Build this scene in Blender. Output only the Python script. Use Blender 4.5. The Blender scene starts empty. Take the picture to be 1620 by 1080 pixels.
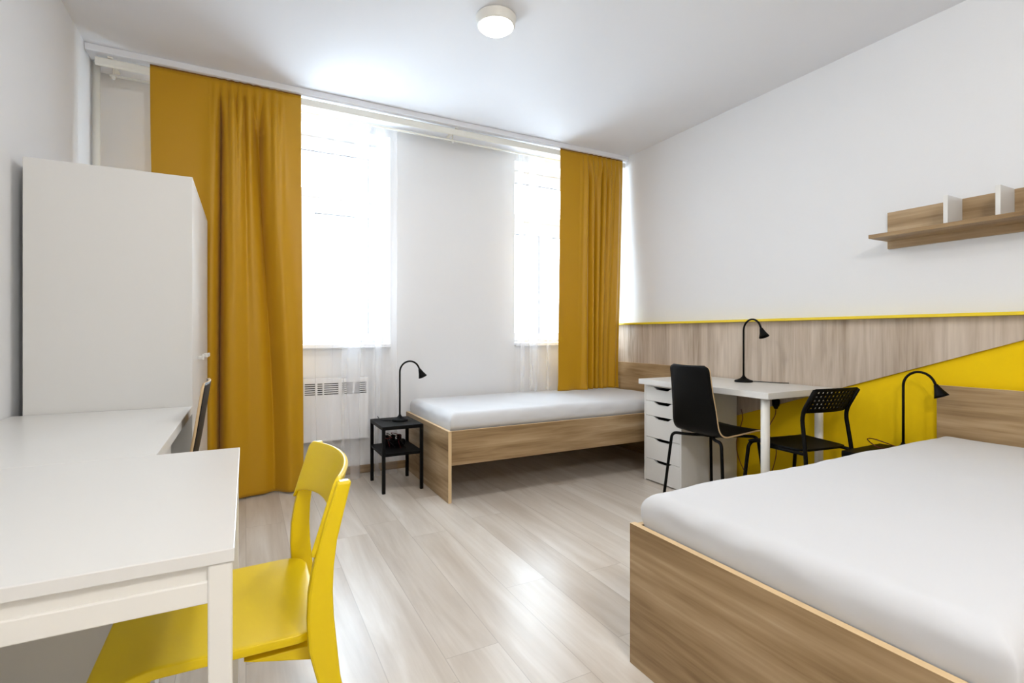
import bpy, bmesh, math, random
from mathutils import Vector, Matrix, noise
random.seed(7)
S = bpy.context.scene
COL = S.collection
PI = math.pi

# ------------------------------------------------------------------ materials
def new_mat(name):
    m = bpy.data.materials.new(name); m.use_nodes = True
    nt = m.node_tree; nt.nodes.clear()
    out = nt.nodes.new('ShaderNodeOutputMaterial')
    return m, nt, out

def lin(c):
    return tuple(((v/255)/12.92 if v/255 <= .04045 else ((v/255+.055)/1.055)**2.4) for v in c) + (1.0,)

def N(nt, t, **kw):
    n = nt.nodes.new(t)
    for k, v in kw.items():
        if k in n.inputs: n.inputs[k].default_value = v
        else: setattr(n, k, v)
    return n

def plain(name, rgb, rough=.5, spec=.5, metal=0, var=.03, bump=0, bscale=200, coat=0):
    m, nt, out = new_mat(name)
    b = N(nt, 'ShaderNodeBsdfPrincipled', Roughness=rough, Metallic=metal)
    b.inputs['Specular IOR Level'].default_value = spec
    b.inputs['Coat Weight'].default_value = coat
    b.inputs['Coat Roughness'].default_value = .12
    tc = N(nt, 'ShaderNodeTexCoord')
    nz = N(nt, 'ShaderNodeTexNoise', Scale=3.0, Detail=3.0)
    nt.links.new(tc.outputs['Object'], nz.inputs['Vector'])
    mx = N(nt, 'ShaderNodeMix', data_type='RGBA')
    c = lin(rgb)
    mx.inputs['A'].default_value = tuple(v*(1-var) for v in c[:3]) + (1,)
    mx.inputs['B'].default_value = tuple(min(1, v*(1+var)) for v in c[:3]) + (1,)
    nt.links.new(nz.outputs['Fac'], mx.inputs['Factor'])
    nt.links.new(mx.outputs['Result'], b.inputs['Base Color'])
    if bump:
        n2 = N(nt, 'ShaderNodeTexNoise', Scale=bscale, Detail=2.0)
        nt.links.new(tc.outputs['Object'], n2.inputs['Vector'])
        bp = N(nt, 'ShaderNodeBump', Strength=bump, Distance=.002)
        nt.links.new(n2.outputs['Fac'], bp.inputs['Height'])
        nt.links.new(bp.outputs['Normal'], b.inputs['Normal'])
    nt.links.new(b.outputs[0], out.inputs['Surface'])
    return m

def wood(name, stops, axis, off=(0, 0, 0), rough=.45, broad=9.0, fine=70.0, warp=.35, spec=.4):
    """laminate oak decor with the grain along axis 0/1/2 of the object"""
    m, nt, out = new_mat(name)
    L = nt.links.new
    b = N(nt, 'ShaderNodeBsdfPrincipled', Roughness=rough)
    b.inputs['Specular IOR Level'].default_value = spec
    tc = N(nt, 'ShaderNodeTexCoord')
    def mapped(across, along):
        mp = N(nt, 'ShaderNodeMapping')
        sc = [across]*3; sc[axis] = along
        mp.inputs['Scale'].default_value = sc
        mp.inputs['Location'].default_value = off
        L(tc.outputs['Object'], mp.inputs['Vector'])
        return mp
    m1 = mapped(broad, .9)
    n1 = N(nt, 'ShaderNodeTexNoise', Scale=1.0, Detail=4.0, Roughness=.55, Distortion=warp)
    L(m1.outputs[0], n1.inputs['Vector'])
    m2 = mapped(fine, 2.5)
    n2 = N(nt, 'ShaderNodeTexNoise', Scale=1.0, Detail=3.0, Roughness=.6)
    L(m2.outputs[0], n2.inputs['Vector'])
    m3 = mapped(broad*2.6, 1.6)
    n3 = N(nt, 'ShaderNodeTexNoise', Scale=1.0, Detail=2.0, Distortion=1.4)
    L(m3.outputs[0], n3.inputs['Vector'])
    a1 = N(nt, 'ShaderNodeMath', operation='MULTIPLY_ADD'); L(n2.outputs['Fac'], a1.inputs[0]); a1.inputs[1].default_value = .30; L(n1.outputs['Fac'], a1.inputs[2])
    a2 = N(nt, 'ShaderNodeMath', operation='MULTIPLY_ADD'); L(n3.outputs['Fac'], a2.inputs[0]); a2.inputs[1].default_value = .35; L(a1.outputs[0], a2.inputs[2])
    mr = N(nt, 'ShaderNodeMapRange'); L(a2.outputs[0], mr.inputs['Value'])
    mr.inputs['From Min'].default_value = .58; mr.inputs['From Max'].default_value = 1.08
    cr = N(nt, 'ShaderNodeValToRGB')
    els = cr.color_ramp.elements
    els[0].position, els[0].color = stops[0][0], lin(stops[0][1])
    els[1].position, els[1].color = stops[-1][0], lin(stops[-1][1])
    for p, c in stops[1:-1]:
        e = els.new(p); e.color = lin(c)
    L(mr.outputs[0], cr.inputs['Fac'])
    L(cr.outputs['Color'], b.inputs['Base Color'])
    bp = N(nt, 'ShaderNodeBump', Strength=.08, Distance=.001)
    L(n2.outputs['Fac'], bp.inputs['Height']); L(bp.outputs['Normal'], b.inputs['Normal'])
    L(b.outputs[0], out.inputs['Surface'])
    return m

def floor_mat():
    m, nt, out = new_mat('laminate_planks')
    L = nt.links.new
    b = N(nt, 'ShaderNodeBsdfPrincipled')
    tc = N(nt, 'ShaderNodeTexCoord')
    sep = N(nt, 'ShaderNodeSeparateXYZ'); L(tc.outputs['Object'], sep.inputs[0])
    W, LEN = .192, 1.29
    def math_(op, a, v=None, c=None):
        n = N(nt, 'ShaderNodeMath', operation=op)
        for i, q in enumerate((a, v, c)):
            if q is None: continue
            if isinstance(q, (int, float)): n.inputs[i].default_value = q
            else: L(q, n.inputs[i])
        return n.outputs[0]
    px = math_('DIVIDE', sep.outputs['X'], W)
    row = math_('FLOOR', px)
    wn = N(nt, 'ShaderNodeTexWhiteNoise', noise_dimensions='1D'); L(row, wn.inputs['W'])
    py0 = math_('DIVIDE', sep.outputs['Y'], LEN)
    py = math_('ADD', py0, wn.outputs['Value'])
    col = math_('FLOOR', py)
    idv = math_('MULTIPLY_ADD', row, 17.31, math_('MULTIPLY', col, 5.77))
    wn2 = N(nt, 'ShaderNodeTexWhiteNoise', noise_dimensions='1D'); L(idv, wn2.inputs['W'])
    # grain along Y, shifted per plank
    cmb = N(nt, 'ShaderNodeCombineXYZ')
    L(math_('MULTIPLY', sep.outputs['X'], 8.5), cmb.inputs[0])
    L(math_('MULTIPLY', sep.outputs['Y'], .8), cmb.inputs[1])
    L(math_('MULTIPLY', wn2.outputs['Value'], 40.0), cmb.inputs[2])
    n1 = N(nt, 'ShaderNodeTexNoise', Scale=1.0, Detail=5.0, Roughness=.6, Distortion=.6); L(cmb.outputs[0], n1.inputs['Vector'])
    cmb2 = N(nt, 'ShaderNodeCombineXYZ')
    L(math_('MULTIPLY', sep.outputs['X'], 55.0), cmb2.inputs[0])
    L(math_('MULTIPLY', sep.outputs['Y'], 1.4), cmb2.inputs[1])
    L(math_('MULTIPLY', wn2.outputs['Value'], 40.0), cmb2.inputs[2])
    n2 = N(nt, 'ShaderNodeTexNoise', Scale=1.0, Detail=3.0, Roughness=.65); L(cmb2.outputs[0], n2.inputs['Vector'])
    g = math_('MULTIPLY_ADD', n2.outputs['Fac'], .14, n1.outputs['Fac'])
    g = math_('MULTIPLY_ADD', wn2.outputs['Value'], .12, g)
    mr = N(nt, 'ShaderNodeMapRange'); L(g, mr.inputs['Value'])
    mr.inputs['From Min'].default_value = .36; mr.inputs['From Max'].default_value = .88
    cr = N(nt, 'ShaderNodeValToRGB'); L(mr.outputs[0], cr.inputs['Fac'])
    e = cr.color_ramp.elements
    e[0].position, e[0].color = 0.0, lin((172, 159, 145))
    e[1].position, e[1].color = 1.0, lin((218, 212, 204))
    k = e.new(.35); k.color = lin((189, 178, 165))
    k = e.new(.65); k.color = lin((203, 194, 183))
    # joints
    fx = math_('FRACT', px); fy = math_('FRACT', py)
    jx = math_('LESS_THAN', math_('ABSOLUTE', math_('SUBTRACT', fx, .5)), .4925)
    jy = math_('LESS_THAN', math_('ABSOLUTE', math_('SUBTRACT', fy, .5)), .4990)
    j = math_('MULTIPLY', jx, jy)
    mx = N(nt, 'ShaderNodeMix', data_type='RGBA')
    jm = math_('MULTIPLY_ADD', j, .35, .65); L(jm, mx.inputs['Factor'])
    mx.inputs['A'].default_value = lin((110, 92, 76)); L(cr.outputs['Color'], mx.inputs['B'])
    L(mx.outputs['Result'], b.inputs['Base Color'])
    rr = N(nt, 'ShaderNodeMapRange'); L(n2.outputs['Fac'], rr.inputs['Value'])
    rr.inputs['To Min'].default_value = .25; rr.inputs['To Max'].default_value = .36
    L(rr.outputs[0], b.inputs['Roughness'])
    b.inputs['Specular IOR Level'].default_value = .75
    bp = N(nt, 'ShaderNodeBump', Strength=.12, Distance=.001)
    L(n2.outputs['Fac'], bp.inputs['Height']); L(bp.outputs['Normal'], b.inputs['Normal'])
    L(b.outputs[0], out.inputs['Surface'])
    return m

def cloth_mat(name, rgb, translucent=.2, rough=.75, sheen=.2, weave=900):
    m, nt, out = new_mat(name); L = nt.links.new
    b = N(nt, 'ShaderNodeBsdfPrincipled', Roughness=rough)
    b.inputs['Base Color'].default_value = lin(rgb)
    b.inputs['Sheen Weight'].default_value = sheen
    b.inputs['Specular IOR Level'].default_value = .35
    tc = N(nt, 'ShaderNodeTexCoord')
    w = N(nt, 'ShaderNodeTexNoise', Scale=weave, Detail=1.0); L(tc.outputs['Object'], w.inputs['Vector'])
    bp = N(nt, 'ShaderNodeBump', Strength=.05, Distance=.001); L(w.outputs['Fac'], bp.inputs['Height'])
    L(bp.outputs['Normal'], b.inputs['Normal'])
    if translucent:
        t = N(nt, 'ShaderNodeBsdfTranslucent'); t.inputs['Color'].default_value = lin(rgb)
        mx = N(nt, 'ShaderNodeMixShader', Fac=translucent)
        L(b.outputs[0], mx.inputs[1]); L(t.outputs[0], mx.inputs[2]); L(mx.outputs[0], out.inputs['Surface'])
    else:
        L(b.outputs[0], out.inputs['Surface'])
    return m

def sheer_mat():
    m, nt, out = new_mat('white_voile'); L = nt.links.new
    tr = N(nt, 'ShaderNodeBsdfTransparent'); tr.inputs['Color'].default_value = (1, 1, 1, 1)
    d = N(nt, 'ShaderNodeBsdfDiffuse'); d.inputs['Color'].default_value = lin((246, 246, 250))
    t = N(nt, 'ShaderNodeBsdfTranslucent'); t.inputs['Color'].default_value = lin((246, 246, 250))
    m1 = N(nt, 'ShaderNodeMixShader', Fac=.35); L(d.outputs[0], m1.inputs[1]); L(t.outputs[0], m1.inputs[2])
    tc = N(nt, 'ShaderNodeTexCoord')
    mp = N(nt, 'ShaderNodeMapping'); mp.inputs['Scale'].default_value = (9, 9, .3); L(tc.outputs['Object'], mp.inputs['Vector'])
    n = N(nt, 'ShaderNodeTexNoise', Scale=1.0, Detail=2.0); L(mp.outputs[0], n.inputs['Vector'])
    mr = N(nt, 'ShaderNodeMapRange'); L(n.outputs['Fac'], mr.inputs['Value'])
    mr.inputs['From Min'].default_value = .45; mr.inputs['From Max'].default_value = .62
    mr.inputs['To Min'].default_value = .07; mr.inputs['To Max'].default_value = .34
    m2 = N(nt, 'ShaderNodeMixShader'); L(mr.outputs[0], m2.inputs['Fac'])
    L(tr.outputs[0], m2.inputs[1]); L(m1.outputs[0], m2.inputs[2]); L(m2.outputs[0], out.inputs['Surface'])
    return m

def glass_mat():
    m, nt, out = new_mat('window_glass'); L = nt.links.new
    tr = N(nt, 'ShaderNodeBsdfTransparent'); tr.inputs['Color'].default_value = (.96, .98, .98, 1)
    g = N(nt, 'ShaderNodeBsdfGlossy', Roughness=.02)
    mx = N(nt, 'ShaderNodeMixShader', Fac=.06)
    L(tr.outputs[0], mx.inputs[1]); L(g.outputs[0], mx.inputs[2]); L(mx.outputs[0], out.inputs['Surface'])
    return m

def emit_mat(name, rgb, strength):
    m, nt, out = new_mat(name)
    e = N(nt, 'ShaderNodeEmission', Strength=strength); e.inputs['Color'].default_value = rgb
    nt.links.new(e.outputs[0], out.inputs['Surface'])
    return m

OAK = [(0.0, (108, 82, 50)), (.3, (138, 111, 76)), (.55, (158, 131, 95)), (.8, (174, 148, 113)), (1.0, (188, 164, 131))]
OAKG = [(0.0, (150, 131, 111)), (.3, (176, 159, 141)), (.55, (190, 174, 157)), (.8, (202, 187, 170)), (1.0, (212, 198, 182))]
M = dict(
    wall=plain('wall_paint', (226, 227, 229), .9, .2, bump=.15, bscale=260, var=.01),
    ceil=plain('ceiling_paint', (228, 229, 233), .92, .2, var=.01),
    floor=floor_mat(),
    white=plain('white_laminate', (218, 217, 214), .32, .5, var=.01),
    whitemetal=plain('white_lacquer', (226, 224, 218), .3, .5, var=.01),
    pvc=plain('white_plastic', (236, 237, 240), .35, .5, var=.01),
    railw=plain('white_rail', (232, 230, 222), .3, .5, var=.01),
    yellow=plain('yellow_plastic', (224, 194, 4), .36, .4, var=.02),
    ypaint=plain('yellow_paint', (230, 192, 3), .8, .2, var=.02, bump=.1),
    yedge=plain('yellow_ledge', (232, 204, 40), .45, .4, var=.02),
    black=plain('black_powder', (3, 3, 3), .55, .15, var=.1, bump=.1, bscale=900),
    blackpl=plain('black_plastic', (3, 3, 3), .55, .15, var=.1),
    shell=plain('black_shell', (3, 3, 3), .45, .16, var=.08),
    ply=plain('birch_ply_edge', (206, 178, 138), .55, .4, var=.08),
    oakx=wood('oak_grain_lengthwise', OAK, 0, (1.3, 4.1, 2.2)),
    oaky=wood('oak_grain_crosswise', OAK, 1, (3.7, .4, 1.1)),
    oakz=wood('oak_grain_upright', OAKG, 2, (.2, 2.6, 3.3), broad=7.5, rough=.5),
    edge=plain('oak_edge_band', (212, 184, 142), .5, .4, var=.05),
    base=wood('skirting_oak', OAK, 0, (0, 0, 0)),
    curtain=cloth_mat('ochre_satin_curtain', (190, 142, 3), .08, .42, .12),
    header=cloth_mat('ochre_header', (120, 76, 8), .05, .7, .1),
    sheer=sheer_mat(),
    sheet=cloth_mat('white_sheet', (206, 207, 210), 0, .85, .1, 500),
    glass=glass_mat(),
    lampglow=emit_mat('lamp_diffuser', (1, .96, .9, 1), 26),
    lampinside=plain('lamp_reflector', (200, 200, 196), .4),
    seal=plain('window_seal', (96, 96, 100), .7),
    dark=plain('dark_void', (30, 30, 30), .8),
    cordred=plain('dark_red_cord', (92, 22, 18), .5),
    cordblk=plain('black_cord', (16, 15, 15), .5),
    steel=plain('brushed_steel', (170, 170, 168), .35, metal=1.0),
)

# ------------------------------------------------------------------ mesh helpers
class MB:
    def __init__(s): s.bm = bmesh.new()
    def box(s, x0, x1, y0, y1, z0, z1, bevel=0.0, mi=0, seg=2):
        t = bmesh.new()
        vs = [t.verts.new(p) for p in ((x0,y0,z0),(x1,y0,z0),(x1,y1,z0),(x0,y1,z0),(x0,y0,z1),(x1,y0,z1),(x1,y1,z1),(x0,y1,z1))]
        for f in ((3,2,1,0),(4,5,6,7),(0,1,5,4),(1,2,6,5),(2,3,7,6),(3,0,4,7)): t.faces.new([vs[i] for i in f])
        if bevel: bmesh.ops.bevel(t, geom=t.edges[:], offset=bevel, segments=seg, affect='EDGES', profile=.5)
        for f in t.faces: f.material_index = mi
        s.merge(t); return s
    def merge(s, t, mat=None):
        if mat is not None: t.transform(mat)
        me = bpy.data.meshes.new('tmp'); t.to_mesh(me); t.free()
        s.bm.from_mesh(me); bpy.data.meshes.remove(me)
    def tube(s, pts, r, n=12, mi=0, caps=True, smooth=True):
        pts = [Vector(p) for p in pts]; k = len(pts)
        rs = r if isinstance(r, (list, tuple)) else [r]*k
        tang = []
        for i in range(k):
            a = pts[max(0, i-1)]; b = pts[min(k-1, i+1)]
            tang.append((b-a).normalized())
        up = Vector((0, 0, 1)) if abs(tang[0].z) < .9 else Vector((1, 0, 0))
        u = tang[0].cross(up).normalized()
        rings = []
        for i in range(k):
            if i: 
                q = tang[i-1].rotation_difference(tang[i]); u = q @ u
            v = tang[i].cross(u).normalized()
            rings.append([s.bm.verts.new(pts[i] + (u*math.cos(2*PI*j/n) + v*math.sin(2*PI*j/n))*rs[i]) for j in range(n)])
        for i in range(k-1):
            for j in range(n):
                f = s.bm.faces.new((rings[i][j], rings[i][(j+1) % n], rings[i+1][(j+1) % n], rings[i+1][j])); f.material_index = mi; f.smooth = smooth
        if caps:
            f = s.bm.faces.new(rings[0][::-1]); f.material_index = mi
            f = s.bm.faces.new(rings[-1]); f.material_index = mi
        return s
    def lathe(s, prof, n=32, mi=0, c=(0, 0, 0), mat=None):
        t = bmesh.new(); rings = []
        for r, z in prof:
            if r < 1e-6: rings.append([t.verts.new((0, 0, z))])
            else: rings.append([t.verts.new((r*math.cos(2*PI*j/n), r*math.sin(2*PI*j/n), z)) for j in range(n)])
        for a, b in zip(rings[:-1], rings[1:]):
            for j in range(n):
                q = [a[j % len(a)], a[(j+1) % len(a)], b[(j+1) % len(b)], b[j % len(b)]]
                q = list(dict.fromkeys(q))
                if len(q) > 2: 
                    f = t.faces.new(q); f.smooth = True; f.material_index = mi
        bmesh.ops.recalc_face_normals(t, faces=t.faces[:])
        s.merge(t, (mat if mat is not None else Matrix.Translation(c))); return s
    def prism(s, poly, axis, a, b, mi=0, bevel=0):
        """extrude a 2-D polygon along an axis (0,1,2) from a to b; poly coordinates are the other two axes in order"""
        t = bmesh.new()
        def P3(p, d):
            l = list(p); l.insert(axis, d); return l
        A = [t.verts.new(P3(p, a)) for p in poly]; B = [t.verts.new(P3(p, b)) for p in poly]
        n = len(poly)
        t.faces.new(A); t.faces.new(B[::-1])
        for i in range(n): t.faces.new((A[i], B[i], B[(i+1) % n], A[(i+1) % n]))
        bmesh.ops.recalc_face_normals(t, faces=t.faces[:])
        if bevel: bmesh.ops.bevel(t, geom=t.edges[:], offset=bevel, segments=2, affect='EDGES', profile=.5)
        for f in t.faces: f.material_index = mi
        s.merge(t); return s
    def sheet(s, fn, nu, nv, mi=0, skip=None):
        """grid surface fn(u,v)->point"""
        g = [[s.bm.verts.new(fn(i/nu, j/nv)) for j in range(nv+1)] for i in range(nu+1)]
        for i in range(nu):
            for j in range(nv):
                if skip and skip(i, j): continue
                f = s.bm.faces.new((g[i][j], g[i+1][j], g[i+1][j+1], g[i][j+1])); f.smooth = True; f.material_index = mi
        return s
    def build(s, name, mats, parent=None, loc=None, smooth=None, solid=0, rim=None, off=0, subsurf=0, bevelmod=0):
        bmesh.ops.remove_doubles(s.bm, verts=s.bm.verts[:], dist=1e-6)
        me = bpy.data.meshes.new(name); s.bm.to_mesh(me); s.bm.free()
        for m in (mats if isinstance(mats, (list, tuple)) else [mats]): me.materials.append(m)
        if smooth is not None:
            for p in me.polygons: p.use_smooth = smooth
        o = bpy.data.objects.new(name, me); COL.objects.link(o)
        if parent: o.parent = parent
        if loc: o.location = loc
        if solid:
            md = o.modifiers.new('thickness', 'SOLIDIFY'); md.thickness = solid; md.offset = off
            if rim is not None: md.material_offset_rim = rim
        if bevelmod:
            md = o.modifiers.new('soft', 'BEVEL'); md.width = bevelmod; md.segments = 2; md.limit_method = 'ANGLE'
        if subsurf:
            md = o.modifiers.new('subdivide', 'SUBSURF'); md.levels = subsurf; md.render_levels = subsurf
        return o

def tag(o, label=None, cat=None, group=None, kind=None):
    if label: o['label'] = label
    if cat: o['category'] = cat
    if group: o['group'] = group
    if kind: o['kind'] = kind
    return o

def thing(name, label, cat, loc=(0, 0, 0), rz=0, group=None):
    o = bpy.data.objects.new(name, None); COL.objects.link(o)
    o.empty_display_size = .1; o.location = loc; o.rotation_euler = (0, 0, rz)
    return tag(o, label, cat, group)

def copy_thing(root, loc, rz, label, group=None):
    r = root.copy(); COL.objects.link(r); r.location = loc; r.rotation_euler = (0, 0, rz)
    r['label'] = label
    if group: r['group'] = group
    for ch in list(root.children):
        c = ch.copy(); COL.objects.link(c); c.parent = r
        for g in list(ch.children):
            d = g.copy(); COL.objects.link(d); d.parent = c
    return r

def struct(o): o['kind'] = 'structure'; return o

def arc(c, r, a0, a1, n, ax=0):
    """arc points in a vertical plane: ax 0 -> along x"""
    return [(c[0]+r*math.cos(a0+(a1-a0)*i/n), c[1], c[2]+r*math.sin(a0+(a1-a0)*i/n)) for i in range(n+1)]

def fillet(pts, r, n=6):
    """round the corners of a polyline"""
    pts = [Vector(p) for p in pts]; out = [pts[0]]
    for i in range(1, len(pts)-1):
        a, b, c = pts[i-1], pts[i], pts[i+1]
        d1 = (a-b); d2 = (c-b); rr = min(r, d1.length*.48, d2.length*.48)
        p = b + d1.normalized()*rr; q = b + d2.normalized()*rr
        for k in range(n+1):
            t = k/n; out.append(p*(1-t)**2 + b*2*t*(1-t) + q*t*t)
    out.append(pts[-1]); return out

def catmull(pts, n=8):
    pts = [Vector(p) for p in pts]; P = [pts[0]*2-pts[1]] + pts + [pts[-1]*2-pts[-2]]; out = []
    for i in range(1, len(P)-2):
        for k in range(n):
            t = k/n; a, b, c, d = P[i-1:i+3]
            out.append(.5*((2*b)+(c-a)*t+(2*a-5*b+4*c-d)*t*t+(3*b-a-3*c+d)*t**3))
    out.append(pts[-1]); return out

def smooth01(t): t = max(0, min(1, t)); return t*t*(3-2*t)

# ------------------------------------------------------------------ the room
XL, XR, YB, YF, H = -.81, 3.16, 3.95, -2.3, 2.715
YO = 4.32                                    # outer face of the window wall
W1 = (-.17, 1.0, .955, 2.60)                  # window openings x0 x1 z0 z1
W2 = (2.11, 3.04, .955, 2.60)
struct(MB().box(XL-.2, XR+.2, YF-.2, YO, -.12, 0).build('floor', M['floor']))
struct(MB().box(XL-.2, XR+.2, YF-.2, YO, H, H+.12).build('ceiling', M['ceil']))
struct(MB().box(XL-.2, XL, YF-.2, YO, 0, H).build('wall_left', M['wall']))
struct(MB().box(XR, XR+.2, YF-.2, YO, 0, H).build('wall_right', M['wall']))
struct(MB().box(XL, XR, YF-.2, YF, 0, H).build('wall_front', M['wall']))
wb = MB()
wb.box(XL, W1[0], YB, YO, 0, H).box(W1[1], W2[0], YB, YO, 0, H).box(W2[1], XR, YB, YO, 0, H)
for w in (W1, W2):
    wb.box(w[0], w[1], YB, YO, 0, w[2]); wb.box(w[0], w[1], YB, YO, w[3], H)
struct(wb.build('wall_back', M['wall']))
struct(MB().box(XL+.001, XR-.001, YB-.014, YB, 0, .06, .003).build('baseboard_back', M['base']))
struct(MB().box(XL, XL+.014, YF, YB-.02, 0, .06, .003).build('baseboard_left', M['base']))
# ceiling strip above the curtain rail
struct(MB().box(XL, XR, 3.655, YB, 2.676, H, .004).build('trim_1', M['ceil']))
# yellow painted field below the oak panel
PXF = 3.140                                   # front face of oak panel
diag = lambda y: .76 + (y-1.69)*(-.368)
struct(MB().prism([(YF, 0), (YB, 0), (YB, .02), (3.70, .02), (1.0, diag(1.0)), (.641, 1.146), (YF, 1.146)], 0, XR-.003, XR+.01).build('trim_2', M['ypaint']))

def gasket(s, x0, x1, z0, z1):
    g = .007
    for (a, b, c, d) in ((x0, x0+g, z0, z1), (x1-g, x1, z0, z1), (x0+g, x1-g, z0, z0+g), (x0+g, x1-g, z1-g, z1)):
        s.box(a, b, -.002, .0178, c, d, mi=1)
def window(name, w):
    x0, x1, z0, z1 = w; fy0, fy1 = 4.20, 4.27
    e = bpy.data.objects.new(name, None); COL.objects.link(e); e.location = (x0, fy0, z0); struct(e)
    ww, hh = x1-x0, z1-z0; zt = hh*.695; F = .05
    f = MB()
    f.box(0, F, 0, .07, 0, hh, .004).box(ww-F, ww, 0, .07, 0, hh, .004).box(F, ww-F, 0, .07, 0, F, .004).box(F, ww-F, 0, .07, hh-F, hh, .004)
    f.box(F, ww-F, .0, .07, zt-.03, zt+.03, .004)
    f.build('window_frame', M['pvc'], e)
    cx = ww/2
    SB = .06
    for (a, b) in ((F, cx), (cx, ww-F)):
        s = MB(); za, zb = F, zt-.03
        s.box(a, a+SB, -.018, .05, za, zb, .004).box(b-SB, b, -.018, .05, za, zb, .004).box(a+SB, b-SB, -.018, .05, za, za+SB, .004).box(a+SB, b-SB, -.018, .05, zb-SB, zb, .004)
        gasket(s, a+SB, b-SB, za+SB, zb-SB)
        so = s.build('casement', [M['pvc'], M['seal']], e)
        MB().box(a+SB-.005, b-SB+.005, .018, .024, za+SB-.005, zb-SB+.005).build('pane', M['glass'], so)
        hx = b-SB*.5 if a == F else a+SB*.5
        if a == F:
            MB().box(hx-.012, hx+.012, -.03, -.018, .42, .49, .003).box(hx-.008, hx+.008, -.05, -.03, .455, .475, .002).box(hx-.008, hx+.008, -.058, -.046, .34, .475, .003).build('window_handle', M['pvc'], so)
    s = MB(); za, zb = zt+.03, hh-F
    s.box(F, F+SB, -.018, .05, za, zb, .004).box(ww-F-SB, ww-F, -.018, .05, za, zb, .004).box(F+SB, ww-F-SB, -.018, .05, za, za+SB, .004).box(F+SB, ww-F-SB, -.018, .05, zb-SB, zb, .004)
    gasket(s, F+SB, ww-F-SB, za+SB, zb-SB)
    so = s.build('transom_light', [M['pvc'], M['seal']], e)
    MB().box(F+SB-.005, ww-F-SB+.005, .018, .024, za+SB-.005, zb-SB+.005).build('pane', M['glass'], so)
    MB().box(-.0+.002, ww-.002, YB-.06-fy0, -.001, -.0, .03, .006).build('window_sill', M['pvc'], e)
    return e
window('window_1', W1); window('window_2', W2)

# heating pipe in the far left corner
pp = MB(); pp.tube([(0, 0, 0), (0, 0, 2.674)], .019, 16)
tag(pp.build('heating_pipe', M['railw'], None, (-.785, 3.80, 0)), 'white vertical heating pipe in the corner behind the wardrobe', 'pipe')

# ------------------------------------------------------------------ curtain rods
RY, RZ = 3.70, 2.640
t = thing('curtain_rod', 'white double curtain rail under the ceiling carrying the ochre curtains', 'curtain rail', (0, RY, RZ))
r = MB()
st = [(.0125*math.cos(a), (.012 if math.sin(a) >= 0 else -.012)+.0125*math.sin(a)) for a in [2*PI*(i+.5)/24 for i in range(24)]]
r.prism(st, 0, -.770, 3.148, bevel=.003)
r.build('front_rod', M['railw'], t)
MB().tube([(-.72, .085, -.035), (3.12, .085, -.035)], .0075, 12).build('rear_rod', M['railw'], t)
for bx in (-.70, 1.46, 3.0):
    b = MB()
    b.box(bx-.012, bx+.012, -.012, .20, .0247, .0357, .002).tube([(bx, .085, .026), (bx, .085, -.05)], .006, 8).tube([(bx, .078, -.046), (bx, .092, -.046)], .009, 10)
    b.build('rail_bracket', M['railw'], t)

# ------------------------------------------------------------------ ochre curtains
def curtain(name, label, x0, x1, xb0, xb1, y0, zt, zb, folds, pleats, seed, hem=0.0):
    def fn(u, v):
        z = zt + (zb-zt)*v
        xa = x0 + (xb0-x0)*smooth01(v); xc = x1 + (xb1-x1)*smooth01(v*1.0)
        x = xa + (xc-xa)*u; y = y0
        g = smooth01((v-.004)/.05)
        for (s0, s1, w0, w1, d0, d1, curl) in folds:
            s = s0 + (s1-s0)*smooth01(v*1.05); w = w0 + (w1-w0)*v; d = (d0+(d1-d0)*v)*smooth01((v-.022)/.10)
            q = (u-s)/w
            y += d*math.exp(-q*q)
            x += curl*math.exp(-q*q)*q*smooth01(v/.12)
        for (a, b, k, amp, dec) in pleats:
            if a < u < b:
                t_ = (u-a)/(b-a); en = math.sin(PI*t_)**.6
                ph = noise.noise(Vector((t_*3.1, seed, 0)))*2.0
                y += amp*en*(math.sin(2*PI*k*t_+ph)-1.0)*(.25+.75*g)*math.exp(-v*dec)
                x += amp*.35*en*math.cos(2*PI*k*t_+ph)*g*math.exp(-v*dec)
        y += .008*noise.noise(Vector((u*3, v*2.2, seed)))*smooth01((v-.02)/.1)
        if hem and v > 1-hem:
            h_ = (v-(1-hem))/hem
            y += -.012*h_*math.sin(u*21+seed)*smooth01(h_)
        return (x, y, z)
    root = thing(name, label, 'curtain', (0, 0, 0), 0, None)
    root.location = ((x0+x1)/2, y0, zb); inv = Vector(root.location)
    MB().sheet(lambda u, v: Vector(fn(u, v))-inv, 260, 120).build('curtain_panel', M['curtain'], root, solid=.0025)
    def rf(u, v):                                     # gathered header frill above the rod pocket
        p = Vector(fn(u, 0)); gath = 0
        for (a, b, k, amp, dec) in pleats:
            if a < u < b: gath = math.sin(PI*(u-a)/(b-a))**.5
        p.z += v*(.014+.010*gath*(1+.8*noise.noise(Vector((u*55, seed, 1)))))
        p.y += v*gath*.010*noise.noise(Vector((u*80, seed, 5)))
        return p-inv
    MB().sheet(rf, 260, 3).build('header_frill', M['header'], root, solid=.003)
    return root
curtain('curtain', 'wide ochre curtain hanging to the floor behind the wardrobe', -.508, .330, -.46, .345, RY-.017, 2.668, .012,
        [(.44, .385, .022, .032, .115, .10, -.024), (.385, .32, .05, .06, -.012, -.03, 0), (.53, .47, .07, .10, -.03, -.045, 0), (.685, .78, .034, .06, .085, .04, -.018), (.80, .90, .06, .06, -.03, -.045, .0), (.60, .60, .022, .05, .03, .0, 0)],
        [(.36, .88, 9, .017, 6.0)], 2.3)
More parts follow.
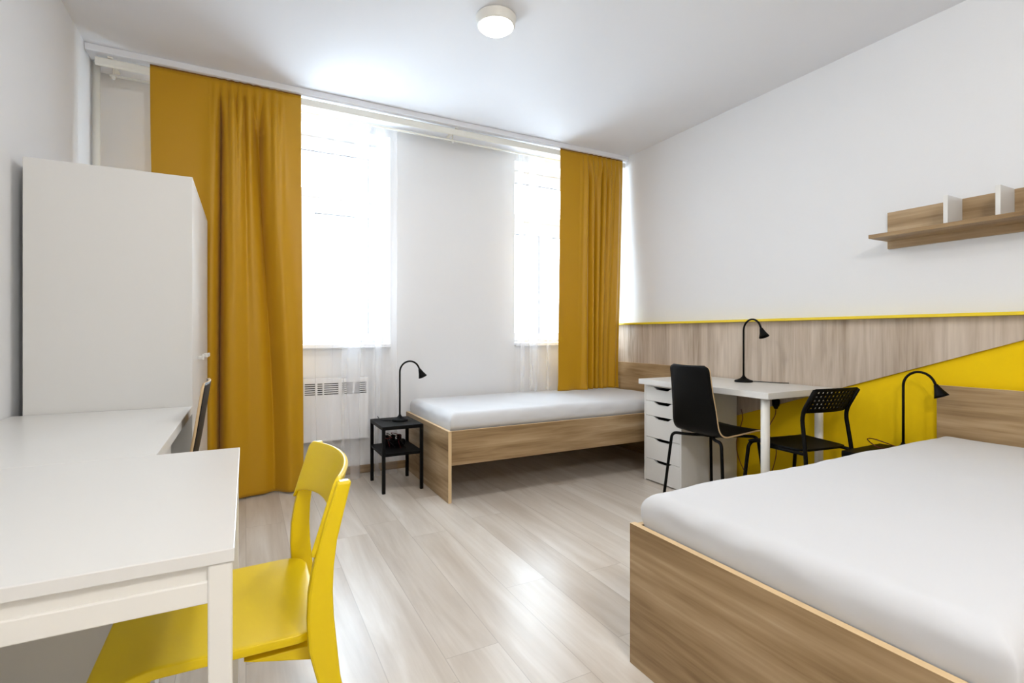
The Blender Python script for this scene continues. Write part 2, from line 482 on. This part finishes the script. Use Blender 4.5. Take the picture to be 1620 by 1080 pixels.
curtain('curtain', 'narrower ochre curtain with its hem resting on the mattress by the far wall', 2.418, 3.108, 2.395, 3.055, RY-.017, 2.668, .566,
        [(.46, .50, .022, .03, .035, .035, 0), (.56, .60, .02, .026, .04, .04, 0), (.66, .69, .02, .026, .035, .035, 0), (.76, .78, .022, .03, .03, .03, 0), (.40, .43, .03, .05, -.015, -.02, 0), (.51, .55, .02, .025, -.012, -.016, 0), (.87, .86, .03, .04, .012, .02, 0), (.93, .92, .03, .03, -.01, -.016, 0)],
        [(.28, .95, 9, .012, 3.0)], 5.1, hem=.05)

# ------------------------------------------------------------------ sheer curtains
def sheer(label, x0, x1, zb, nf, seed):
    y0 = RY+.085; zt = RZ-.035-.009
    def fn(u, v):
        z = zt+(zb-zt)*v
        x = x0+(x1-x0)*u
        sp = u*nf + .8*noise.noise(Vector((u*2.2, v*.7, seed)))
        amp = .008+.014*smooth01(v/.25)
        y = y0 + amp*math.sin(2*PI*sp) + .003*math.sin(2*PI*sp*2.3+v*2)
        x += amp*.9*math.cos(2*PI*sp)*smooth01(min(u, 1-u)/.06)
        return Vector((x-(x0+x1)/2, y-y0, z-zb))
    o = MB().sheet(fn, 200, 40).build('sheer_curtain', M['sheer'], None, ((x0+x1)/2, y0, zb))
    tag(o, label, 'sheer curtain')
sheer('white sheer curtain reaching the floor beside the black bedside table under a lamp', .05, 1.012, .008, 7, 1.7)
sheer('white sheer curtain in the right window ending at the made bed', 2.03, 2.95, .566, 6, 4.4)

# ------------------------------------------------------------------ radiator
t = thing('radiator', 'white wall convector with slotted grille below the left window', 'radiator', (.0, 3.862, .285))
RW = .815
rb = MB(); zg0, zg1 = .335, .425; rows = 6
groups = [(.03, .10), (.115, .185), (.20, .27), (.285, .355), (.37, .44), (.455, .49), (.50, .60), (.625, .70), (.715, .80)]
xs = [0.0]
for a, b in groups: xs += [a, b]
xs.append(RW)
rb.box(0, RW, 0, .012, 0, zg0, .0).box(0, RW, 0, .012, zg1, .45, .0)
for i in range(0, len(xs), 2): rb.box(xs[i], xs[i+1], 0, .012, zg0, zg1)
for a, b in groups:
    n = rows; p = (zg1-zg0)/n
    for k in range(n): rb.box(a, b, .0, .012, zg0+k*p+p*.5, zg0+(k+1)*p)
rb.box(0, .012, .012, .07, 0, .45).box(RW-.012, RW, .012, .07, 0, .45).box(.012, RW-.012, .012, .07, .438, .45)
rb.build('casing', M['pvc'], t)
MB().box(.014, RW-.014, .045, .075, .02, .42).build('heating_core', M['dark'], t)
for x in (.15, .65): MB().box(x, x+.04, .07, .091, .1, .35).build('wall_bracket', M['steel'], t)

# ------------------------------------------------------------------ wardrobe
t = thing('wardrobe', 'tall white wardrobe standing between the desk and the ochre curtain', 'wardrobe', (-.775, 2.645, 0))
wd, ww, wh = .565, .985, 1.757
b = MB()
b.box(0, wd, 0, .016, 0, wh, .0015).box(0, wd, ww-.016, ww, 0, wh, .0015).box(0, wd, .016, ww-.016, wh-.018, wh, .0015).box(0, .006, .016, ww-.016, .06, wh-.018).box(.0, wd-.02, .016, ww-.016, .06, .078)
b.box(.0, wd-.02, ww*.66-.008, ww*.66+.008, .078, wh-.018)
b.build('carcass', M['white'], t)
MB().box(wd-.07, wd-.055, .017, ww-.017, 0, .06).build('plinth', M['white'], t)
yy = [0.0165, ww*.335, ww*.665, ww-.0165]
for k in range(3):
    d = MB().box(wd-.0185, wd, yy[k]+.0015, yy[k+1]-.0015, .062, wh-.0205, .0015).build('door', M['white'], t)
    hy = (.285, .565, .70)[k]
    MB().box(wd+.0005, wd+.028, hy-.011, hy+.011, .935, .952, .003).box(wd+.018, wd+.028, hy-.02, hy+.02, .933, .954, .003).build('handle', M['whitemetal'], d)

# ------------------------------------------------------------------ near left table
t = thing('table', 'white square table with steel legs that the yellow chair is tucked under', 'table', (-.765, .862, 0))
TW, TD, TZ = .75, .76, .74
MB().box(0, TW, 0, TD, TZ-.020, TZ, .0015).build('tabletop', M['white'], t)
a = MB(); th = .03
for (x0, x1, y0, y1, ax) in ((.032, TW-.032, .006, .024, 0), (.032, TW-.032, TD-.024, TD-.006, 0)):
    a.box(x0, x1, y0+.004, y1-.004, TZ-.045, TZ-.0205).box(x0, x1, y0, y1, TZ-.078, TZ-.045, .002)
for (x0, x1) in ((.006, .024), (TW-.024, TW-.006)):
    a.box(x0+.004, x1-.004, .032, TD-.032, TZ-.045, TZ-.0205).box(x0, x1, .032, TD-.032, TZ-.078, TZ-.045, .002)
a.build('apron', M['whitemetal'], t)
for x in (.003, TW-.035):
    for y in (.003, TD-.035):
        MB().box(x, x+.032, y, y+.032, 0, TZ-.0205, .003).build('leg', M['whitemetal'], t)

# ------------------------------------------------------------------ desk along the left wall
t = thing('desk', 'white desk against the left wall beside the wardrobe', 'desk', (-.81, 1.624, 0))
MB().box(.002, .600, 0, 1.016, .706, .74, .002).build('desktop', M['white'], t)
for (x, y) in ((.06, .07), (.54, .07), (.06, .95), (.49, .95)):
    MB().tube([(x, y, 0), (x, y, .7055)], .02, 16).build('leg', M['whitemetal'], t)

# ------------------------------------------------------------------ drawer units
def drawer_unit(label, loc, rz, w=.355, d=.55, h=.70):
    t = thing('drawer_unit', label, 'drawer unit', loc, rz)
    b = MB(); p = .015
    b.box(0, p, .0, d, 0, h, .001).box(w-p, w, .0, d, 0, h, .001).box(p, w-p, .002, d, h-p, h).box(p, w-p, d-.006, d, 0, h-p).box(p, w-p, .03, d-.006, .002, .014)
    b.build('carcass', M['white'], t)
    hs = [.105, .105, .155, .155, .157]; z = h-p-.002
    for k, hh in enumerate(hs):
        z0 = z-hh+.003; x0, x1 = p+.0015, w-p-.0015; c = w/2
        nw, nd = .085, .020
        poly = [(x0, z0), (x1, z0), (x1, z), (c+nw, z), (c+nw-.03, z-nd+.002), (c+nw-.045, z-nd), (c-nw+.045, z-nd), (c-nw+.03, z-nd+.002), (c-nw, z), (x0, z)]
        dr = MB().prism(poly, 1, .001, .017).build('drawer', M['white'], t)
        MB().box(x0+.01, x1-.01, .018, d-.03, z0+.01, z0+.02).box(x0+.01, x0+.022, .018, d-.03, z0+.02, z-nd-.012).box(x1-.022, x1-.01, .018, d-.03, z0+.02, z-nd-.012).build('drawer_box', M['dark'], dr)
        z -= hh
    return t
drawer_unit('white five-drawer unit carrying the desk end by the far bed', (2.578, 2.812, 0), -PI/2)
drawer_unit('white drawer unit under the desk beside the wardrobe', (-.232, 1.765, 0), PI/2)

# ------------------------------------------------------------------ right desk
t = thing('desk', 'white desk against the oak panelled wall with a black lamp on it', 'desk', (2.525, 1.785, 0))
MB().box(0, .605, 0, 1.03, .7005, .737, .002).build('desktop', M['white'], t)
for (x, y) in ((.052, .055), (.553, .055)):
    MB().tube([(x, y, 0), (x, y, .7)], .0235, 20).build('leg', M['whitemetal'], t)

# ------------------------------------------------------------------ wall panel, ledge, shelf
t = thing('wall_panel', 'oak wall panel with slanted lower edge and yellow top ledge', 'wall panel', (XR, 0, 0))
pl = MB().prism([(YB-.002, .028), (3.68, .028), (.642, 1.1455), (.640, 1.146), (YB-.002, 1.146)], 0, PXF-XR, -.0005)
pl.build('panel', M['oakz'], t)
MB().box(-.070, 0, .30, YB-.03, 1.1465, 1.163, .002).build('ledge', M['yedge'], t)['label'] = 'yellow ledge'
t = thing('wall_shelf', 'oak wall shelf with white dividers on the right wall', 'shelf', (XR, 1.5, 1.53))
MB().box(-.020, -.0005, -.95, 0, 0, .20, .001).build('back_panel', M['oaky'], t)
MB().box(-.21, -.0205, -.95, 0, .040, .060, .001).build('shelf_board', M['oaky'], t)
for y in (-.331, -.523, -.715):
    MB().box(-.172, -.0205, y, y+.018, .0605, .20, .001).build('divider', M['white'], t)

# ------------------------------------------------------------------ beds
def bed(label, loc, L, grp=None):
    t = thing('bed', label, 'bed', loc)
    Wd = .94
    def board(name, x0, x1, y0, y1, z0, z1, ax, mat):
        b = MB().box(x0, x1, y0, y1, z0, z1, .001)
        for f in b.bm.faces:
            n = f.normal
            f.normal_update(); n = f.normal
            if abs(n[ax]) < .5: f.material_index = 1
        return b.build(name, [mat, M['edge']], t)
    board('footboard', 0, .022, 0, Wd, 0, .45, 0, M['oaky'])
    board('headboard', L-.022, L, 0, Wd, 0, .80, 0, M['oaky'])
    board('side_rail', .0225, L-.0225, .006, .026, .232, .448, 1, M['oakx'])
    board('side_rail', .0225, L-.0225, Wd-.026, Wd-.006, .232, .448, 1, M['oakx'])
    MB().box(.0225, L-.0225, .0265, Wd-.0265, .36, .39).build('slatted_base', M['edge'], t)
    return t
bed('oak bed in the foreground with its headboard at the yellow wall', (1.098, .325, 0), 2.04)
bed('oak bed under the windows standing along the far wall', (1.118, 2.972, 0), 2.02)

def mattress(label, x0, x1, y0, y1, z0, z1, seed, wr):
    lx, ly, lz = (x1-x0)/2, (y1-y0)/2, (z1-z0)/2
    r = .052; rv = .016
    nx, ny, nz = 84, 46, 6
    ER = (0, .0015, .006, .014, .025, .038, .052)        # fine rows along the rounded rim
    def spread(i, n, half):
        k = len(ER)
        if i < k: return -half+ER[i]
        if i > n-k: return half-ER[n-i]
        return -half+ER[-1]+(2*half-2*ER[-1])*(i-k+1)/(n-2*k+2)
    bm = bmesh.new(); vs = {}
    def put(i, j, k):
        key = (i, j, k)
        if key in vs: return vs[key]
        x = spread(i, nx, lx); y = spread(j, ny, ly)
        ex, ey = lx-abs(x), ly-abs(y); e0 = min(ex, ey)
        if k == nz:
            ez = 0
            for e_ in (ex, ey):
                if e_ < r: ez = max(ez, r-math.sqrt(max(0, r*r-(r-e_)**2)))
            z = lz-ez
        else:
            z = -lz+(2*lz-r)*k/nz
        if ex < rv and ey < rv and (ex < 1e-6 or ey < 1e-6 or True):
            dx, dy = rv-ex, rv-ey; m_ = max(dx, dy); h_ = math.hypot(dx, dy)
            if h_ > 1e-9:
                x = math.copysign(lx-rv+dx/h_*m_, x); y = math.copysign(ly-rv+dy/h_*m_, y)
        p = Vector((x, y, z))
        if p.z+(z0+z1)/2 < .453:
            ix = .022; p.x = max(-lx+.004, min(lx-.004, p.x)); p.y = max(-ly+ix, min(ly-ix, p.y))
        # top wrinkles and a soft wavy rim
        if p.z > 0:
            e = min(lx-abs(p.x), ly-abs(p.y))
            rim = math.exp(-max(e, 0)/.05)
            q = Vector((p.x*2.2, p.y*2.2, seed))
            p.z += .004*noise.noise(q)*smooth01(p.z/lz)
            f2 = noise.noise(Vector((p.x*14, p.y*14, seed+3)))
            p.z += wr*f2*rim*math.exp(-((e-.03)/.05)**2)
            p.x += wr*.8*noise.noise(Vector((p.x*9, p.y*9, p.z*20+seed)))*rim
            p.y += wr*.8*noise.noise(Vector((p.x*9+5, p.y*9, p.z*20+seed)))*rim
            # long soft drapery creases near the foot end
            s_ = noise.noise(Vector((p.x*5+p.y*3, p.y*1.1-p.x*.5, seed*2)))
            p.z += .0035*s_*smooth01((e+.05)/.1)
        vs[key] = bm.verts.new(p); return vs[key]
    def quad(a, b, c, d):
        f = bm.faces.new((put(*a), put(*b), put(*c), put(*d))); f.smooth = True
    for i in range(nx):
        for j in range(ny):
            quad((i, j, nz), (i+1, j, nz), (i+1, j+1, nz), (i, j+1, nz)); quad((i, j, 0), (i, j+1, 0), (i+1, j+1, 0), (i+1, j, 0))
    for k in range(nz):
        for i in range(nx):
            quad((i, 0, k), (i+1, 0, k), (i+1, 0, k+1), (i, 0, k+1)); quad((i, ny, k), (i, ny, k+1), (i+1, ny, k+1), (i+1, ny, k))
        for j in range(ny):
            quad((0, j, k), (0, j, k+1), (0, j+1, k+1), (0, j+1, k)); quad((nx, j, k), (nx, j+1, k), (nx, j+1, k+1), (nx, j, k+1))
    mb = MB(); mb.bm.free(); mb.bm = bm
    o = mb.build('mattress', M['sheet'], None, ((x0+x1)/2, (y0+y1)/2, (z0+z1)/2), subsurf=1)
    return tag(o, label, 'mattress')
mattress('white sheeted mattress on the foreground bed', 1.1215, 3.112, .344, 1.246, .392, .555, 3.1, .007)
mattress('white sheeted mattress on the bed along the far wall', 1.1415, 3.112, 2.992, 3.892, .392, .556, 8.4, .006)

# ------------------------------------------------------------------ bedside tables (steel)
t = thing('bedside_table', 'black steel bedside table between the sheer curtain and the far bed', 'bedside table', (.797, 3.345, 0))
BW, BD, BH = .28, .37, .445
MB().box(0, BW, 0, BD, BH-.006, BH, .0015).box(.0, BW, 0, .02, BH-.024, BH-.006).box(0, BW, BD-.02, BD, BH-.024, BH-.006).box(0, .02, .02, BD-.02, BH-.024, BH-.006).box(BW-.02, BW, .02, BD-.02, BH-.024, BH-.006).build('top', M['black'], t)
MB().box(.003, BW-.003, .003, BD-.003, .256, .262, .001).box(.023, BW-.023, .003, .015, .244, .256).box(.023, BW-.023, BD-.015, BD-.003, .244, .256).box(.003, .015, .023, BD-.023, .244, .256).box(BW-.015, BW-.003, .023, BD-.023, .244, .256).build('shelf', M['black'], t)
for x in (0, BW-.021):
    for y in (0, BD-.021): MB().box(x, x+.021, y, y+.021, 0, BH-.0241, .001).build('leg', M['black'], t)
copy_thing(t, (3.156, 1.267, 0), PI/2, 'black steel bedside table against the yellow wall beside the foreground bed')

# ------------------------------------------------------------------ gooseneck lamps
def lamp(label, loc, rz):
    t = thing('table_lamp', label, 'lamp', loc, rz)
    MB().lathe([(0, 0), (.056, 0), (.058, .003), (.057, .011), (.040, .016), (.022, .025), (.011, .036), (.007, .046), (0, .046)], 36).build('base', M['blackpl'], t)
    R = .072; zc = .345
    pts = [(0, 0, .04), (0, 0, .2), (0, 0, .3)] + [(R-R*math.cos(a), 0, zc+R*1.05*math.sin(a)) for a in [PI*.88*i/18 for i in range(19)]]
    last = Vector(pts[-1]); dirv = Vector((math.sin(math.radians(24)), 0, -math.cos(math.radians(24))))
    pts.append(tuple(last+dirv*.022))
    MB().tube(pts, .0062, 14).build('gooseneck', M['blackpl'], t)
    tip = last+dirv*.012
    rot = Vector((0, 0, 1)).rotation_difference(dirv).to_matrix().to_4x4()
    mat = Matrix.Translation(tip) @ rot
    hd = MB().lathe([(0, 0), (.009, 0), (.0125, .012), (.019, .032), (.029, .055), (.032, .062), (.0295, .062), (.026, .052), (.014, .030), (0, .028)], 28, mat=mat).build('lamp_head', M['blackpl'], t)
    MB().lathe([(0, .044), (.0215, .044), (.0215, .046), (0, .046)], 24, mat=mat).build('lens', M['lampinside'], hd)
    return t
L1 = lamp('black gooseneck lamp on the bedside table by the sheer curtain', (.968, 3.545, .445), 0)
L2 = copy_thing(L1, (2.975, 2.285, .737), -PI/2-.12, 'black gooseneck lamp on the white desk against the oak panel')
L3 = copy_thing(L1, (3.055, 1.385, .445), -PI/2-.05, 'black gooseneck lamp in front of the yellow wall by the foreground bed')

# ------------------------------------------------------------------ cords
def lamp_cord(lamp_, pts, mat, r=.0028):
    base = Vector(lamp_.location); inv = Matrix.Rotation(-lamp_.rotation_euler.z, 4, 'Z')
    o = MB().tube([inv @ (p-base) for p in catmull(pts, 8)], r, 8).build('power_cord', M[mat], lamp_)
    if mat == 'cordred': o['label'] = 'dark red cord'
lamp_cord(L2, [(3.03, 2.27, .741), (3.06, 2.20, .741), (3.09, 2.10, .741), (3.122, 2.06, .741)], 'cordblk')
lamp_cord(L3, [(3.05, 1.43, .449), (3.0, 1.47, .452), (2.985, 1.50, .47), (3.02, 1.54, .485), (3.08, 1.53, .478), (3.11, 1.46, .455), (3.10, 1.41, .449)], 'cordred')
lamp_cord(L1, [(.925, 3.56, .449), (.87, 3.60, .449), (.85, 3.65, .452), (.842, 3.685, .465)], 'cordblk')
def extension(label, pts, plug):
    t = thing('extension_cord', label, 'extension cord', pts[0])
    base = Vector(pts[0])
    MB().tube([p-base for p in catmull(pts, 8)], .0028, 8).build('cable', M['cordred'], t)
    if plug:
        MB().lathe([(0, 0), (.012, 0), (.014, .01), (.022, .022), (.024, .06), (.018, .066), (0, .066)], 20).build('plug', M['blackpl'], t)
extension('dark red cord hanging from a black plug before the yellow wall under the desk', [(3.112, 2.145, .565), (3.11, 2.15, .52), (3.10, 2.185, .44), (3.11, 2.19, .38), (3.12, 2.15, .30), (3.11, 2.15, .22), (3.10, 2.18, .12), (3.09, 2.26, .03), (3.10, 2.35, .01)], True)
extension('dark red cord hanging beside the drawer unit under the right desk', [(3.10, 2.40, .53), (3.095, 2.385, .47), (3.09, 2.40, .40), (3.09, 2.43, .30), (3.09, 2.42, .20), (3.085, 2.36, .10), (3.08, 2.28, .04)], False)
# power strip and cable tangle on the lower shelf of the bedside table
t = thing('power_strip', 'black power strip with tangled cords on the lower shelf of the bedside table', 'power strip', (.865, 3.60, .2625))
MB().box(0, .16, 0, .05, 0, .035, .006).build('housing', M['blackpl'], t)
for k in range(3):
    MB().lathe([(0, 0), (.016, 0), (.016, .03), (.010, .036), (0, .036)], 16, c=(.03+k*.045, .025, .0352)).build('plug', M['blackpl'], t)
for k in range(4):
    rr = random.Random(k)
    P0 = Vector((.03+k*.035, .02, .065))
    pts = [P0] + [P0+Vector((rr.uniform(-.05, .04), rr.uniform(-.09, .01), rr.uniform(-.045, .045))) for _ in range(4)] + [Vector((.03+k*.03, -.06-.03*k, .006))]
    MB().tube(catmull(pts, 8), .0026, 8).build('cord', M['cordblk'] if k % 2 else M['cordred'], t)

# ------------------------------------------------------------------ yellow chair (faces -X); local x forward = world -X
t = thing('chair', 'yellow plastic chair tucked under the near white table', 'chair', (-.045, 1.27, 0), PI)
def seat_fn(u, v):
    x = -.185+.39*u; hw = .195-.012*u
    y = (2*v-1)*hw
    cu = min(u, 1-u); cv = min(v, 1-v)
    # rounded corners
    rc = .055
    ex = min(x+.185, .205-x); ey = hw-abs(y)
    if ex < rc:
        q = math.sqrt(max(0, rc*rc-(rc-ex)**2)); lim = hw-rc+q
        y = (2*v-1)*lim
    z = .448 - .010*(1-((2*v-1)**2))*math.sin(PI*min(1, max(0, (x+.16)/.34))) - .022*smooth01((x-.09)/.115)
    return (x, y, z)
MB().sheet(seat_fn, 40, 30).build('seat', M['yellow'], t, solid=.018, off=1, bevelmod=.004)
def rear_profile():
    # (x local forward is -world): pairs front/back edge versus z   (local x = -(X+.045))
    rows = [(0.0, -.262, -.298), (.15, -.222, -.262), (.30, -.186, -.228), (.38, -.168, -.212), (.44, -.153, -.206), (.50, -.150, -.200), (.55, -.152, -.198), (.60, -.160, -.200), (.65, -.172, -.206), (.70, -.186, -.218), (.765, -.206, -.234)]
    return rows
def post(side):
    b = MB(); rows = rear_profile(); y0 = side*.197; y1 = side*.222; prev = None
    for z, xf, xb in rows:
        inn = y0*(.985 if z > .44 else 1.0)
        ring = [b.bm.verts.new(p) for p in ((xf, y0, z), (xb, y0, z), (xb, y1, z), (xf, y1, z))]
        if prev:
            for k in range(4): b.bm.faces.new((prev[k], prev[(k+1) % 4], ring[(k+1) % 4], ring[k]))
        else: b.bm.faces.new(ring[::-1])
        prev = ring
    b.bm.faces.new(prev)
    bmesh.ops.recalc_face_normals(b.bm, faces=b.bm.faces[:])
    return b
for s in (-1, 1):
    post(s).build('rear_leg', M['yellow'], t, bevelmod=.005, smooth=False)
    MB().tube([(.150, s*.160, .427), (.20, s*.185, 0)], [.022, .014], 14).build('front_leg', M['yellow'], t)
    MB().prism([(-.17, .431), (-.04, .431), (-.06, .425), (-.17, .398)], 1, s*.165-.011, s*.165+.011, bevel=.003).build('side_rail', M['yellow'], t)
MB().box(-.185, -.165, -.196, .196, .385, .42, .004).build('rear_rail', M['yellow'], t)
def back_fn(u, v):
    y = (2*u-1)*.212; q = 1-(2*u-1)**2
    zb = .620+.038*q**.33; zt = .772-.004*(1-q)
    e = abs(2*u-1)
    if e > .9: zt -= .012*((e-.9)/.1)**2
    z = zb+(zt-zb)*v
    x = -.163-.31*(z-.63)-.046*q
    return (x, y, z)
MB().sheet(back_fn, 40, 14).build('backrest', M['yellow'], t, solid=.011, off=0, bevelmod=.003)

# ------------------------------------------------------------------ black shell chairs (face +x locally)
def shell_chair(label, loc, rz):
    t = thing('chair', label, 'chair', loc, rz)
    prof = fillet([(.375, .452), (.31, .462), (.17, .449), (-.015, .437), (-.055, .62), (-.092, .873)], .075, 10)
    prof = catmull([(p[0], 0, p[1]) for p in prof], 2)
    tot = [0]
    for a, b in zip(prof[:-1], prof[1:]): tot.append(tot[-1]+(b-a).length)
    def fn(u, v):
        d = u*tot[-1]; i = 0
        while i < len(tot)-2 and tot[i+1] < d: i += 1
        f = (d-tot[i])/max(1e-9, tot[i+1]-tot[i]); p = prof[i].lerp(prof[i+1], min(1, f))
        hw = .185 - .008*smooth01((u-.1)/.3) - .022*smooth01((u-.45)/.5)
        e = min(d, tot[-1]-d); rc = .035
        if e < rc: hw = hw-rc+math.sqrt(max(0, rc*rc-(rc-e)**2))
        y = (2*v-1)*hw; c = (2*v-1)**2
        up = smooth01((u-.5)/.2)
        return (p.x + .012*c*up, y, p.z + .006*c*(1-up))
    MB().sheet(fn, 70, 14).build('shell', [M['shell'], M['ply']], t, solid=.010, off=0, rim=1)
    for s in (-1, 1):
        rear = fillet([(.10, s*.03, .4225), (.02, s*.10, .4225), (-.025, s*.192, .424), (-.055, s*.235, 0)], .035, 8)
        MB().tube(rear, .0095, 12).build('rear_leg', M['black'], t)
        front = fillet([(.10, s*.025, .4225), (.24, s*.09, .424), (.315, s*.178, .428), (.365, s*.212, 0)], .035, 8)
        MB().tube(front, .0095, 12).build('front_leg', M['black'], t)
    MB().box(.03, .24, -.045, .045, .428, .4385, .002).build('mounting_plate', M['black'], t)
    return t
c1 = shell_chair('black shell chair with pale plywood edge at the right desk', (2.475, 2.222, 0), 0)
copy_thing(c1, (-.222, 2.375, 0), PI, 'black shell chair seen edge on in front of the wardrobe')

# ------------------------------------------------------------------ black perforated chair (faces +y locally)
t = thing('chair', 'black chair with a perforated backrest at the end of the right desk', 'chair', (2.79, 1.78, 0), -.13)
def aseat(u, v):
    y = -.165+.365*v; hw = .172+.032*v
    x = (2*u-1)*hw
    e = min(y+.165, .20-y); rc = .05
    if e < rc: x = (2*u-1)*(hw-rc+math.sqrt(max(0, rc*rc-(rc-e)**2)))
    z = .447 - .012*math.sin(PI*min(1, (v*1.05)))*(1-(2*u-1)**2) + .004*v - .016*smooth01((v-.82)/.18)
    return (x, y, z)
MB().sheet(aseat, 24, 24).build('seat', M['blackpl'], t, solid=.012, off=-1, bevelmod=.003)
def aback(u, v):
    hw = .158+.012*math.sin(PI*v*.5)
    z = .640+.135*v
    x = (2*u-1)*hw
    e = min(z-.640, .775-z); rc = .022
    if e < rc: x = (2*u-1)*(hw-rc+math.sqrt(max(0, rc*rc-(rc-e)**2)))
    y = -.150 - .57*(z-.64) - .018*(1-(2*u-1)**2)
    return (x, y, z)
NU, NV = 49, 25
def hole(i, j):
    if i < 5 or i > NU-6 or j < 4 or j > NV-4: return False
    return (i-5) % 4 in (0, 1) and (j-4) % 4 in (0, 1)
MB().sheet(aback, NU, NV, skip=hole).build('backrest', M['blackpl'], t, solid=.006, off=0)
for s in (-1, 1):
    MB().tube(fillet([(s*.160, -.226, .765), (s*.163, -.152, .635), (s*.172, -.182, .43), (s*.176, -.208, .0)], .05, 6), .0105, 12).build('rear_leg', M['black'], t)
    MB().tube(fillet([(s*.172, -.178, .428), (s*.186, .06, .428)], .01), .009, 10).build('side_tube', M['black'], t)
MB().tube(fillet([(-.205, .225, 0), (-.188, .178, .428), (.188, .178, .428), (.205, .225, 0)], .045, 8), .0105, 12).build('front_leg', M['black'], t)

# ------------------------------------------------------------------ ceiling lamp
t = thing('ceiling_lamp', 'round white ceiling lamp glowing above the middle of the room', 'ceiling lamp', (1.155, 2.37, H))
MB().lathe([(0, -.0005), (.100, -.0005), (.106, -.006), (.106, -.014), (.100, -.018), (.100, -.046), (.094, -.052), (.088, -.052), (.088, -.046), (0, -.046)], 48).build('housing', M['whitemetal'], t)
MB().lathe([(.0875, -.0465), (.0875, -.054), (.078, -.062), (.04, -.067), (0, -.068)], 48).build('diffuser', M['lampglow'], t)

# ------------------------------------------------------------------ light
w = bpy.data.worlds.new('overcast_sky'); S.world = w; w.use_nodes = True
nt = w.node_tree; nt.nodes.clear()
bg = nt.nodes.new('ShaderNodeBackground'); wo = nt.nodes.new('ShaderNodeOutputWorld')
bg.inputs['Color'].default_value = (.76, .875, 1.0, 1); bg.inputs['Strength'].default_value = 16.5
nt.links.new(bg.outputs[0], wo.inputs['Surface'])
for wd_ in (W1, W2):
    l = bpy.data.lights.new('sky_portal', 'AREA'); l.shape = 'RECTANGLE'; l.size = wd_[1]-wd_[0]; l.size_y = wd_[3]-wd_[2]
    l.cycles.is_portal = True
    o = bpy.data.objects.new('sky_portal', l); COL.objects.link(o)
    o.location = ((wd_[0]+wd_[1])/2, YO-.01, (wd_[2]+wd_[3])/2); o.rotation_euler = (-PI/2, 0, 0)
def ceil_light(name, kind, x, y, z, e):
    l = bpy.data.lights.new(name, kind); l.energy = e; l.color = (1, .96, .90)
    if kind == 'AREA': l.shape = 'DISK'; l.size = .2
    else: l.shadow_soft_size = .12
    o = bpy.data.objects.new(name, l); COL.objects.link(o); o.location = (x, y, z)
    return o
ceil_light('ceiling_lamp_light', 'AREA', 1.155, 2.37, H-.08, 9)
ceil_light('rear_ceiling_lamp_light', 'POINT', .6, -.6, H-.30, 62)

# ------------------------------------------------------------------ camera
f, yaw, cy = 798.0, .4854, 528.3
cam = bpy.data.cameras.new('camera'); cam.sensor_width = 36; cam.lens = f/1620*36
cam.shift_y = (cy-540)/1620; cam.clip_start = .02
co = bpy.data.objects.new('camera', cam); COL.objects.link(co)
co.location = (0, 0, 1.06); co.rotation_euler = (PI/2, 0, -yaw)
S.camera = co
v = S.view_settings
v.view_transform = 'Standard'; v.look = 'None'; v.exposure = 0.33; v.gamma = 1; v.use_curve_mapping = False
S.cycles.max_bounces = 10; S.cycles.diffuse_bounces = 6; S.cycles.transparent_max_bounces = 16
S.cycles.use_denoising = True
S.cycles.sample_clamp_indirect = 8
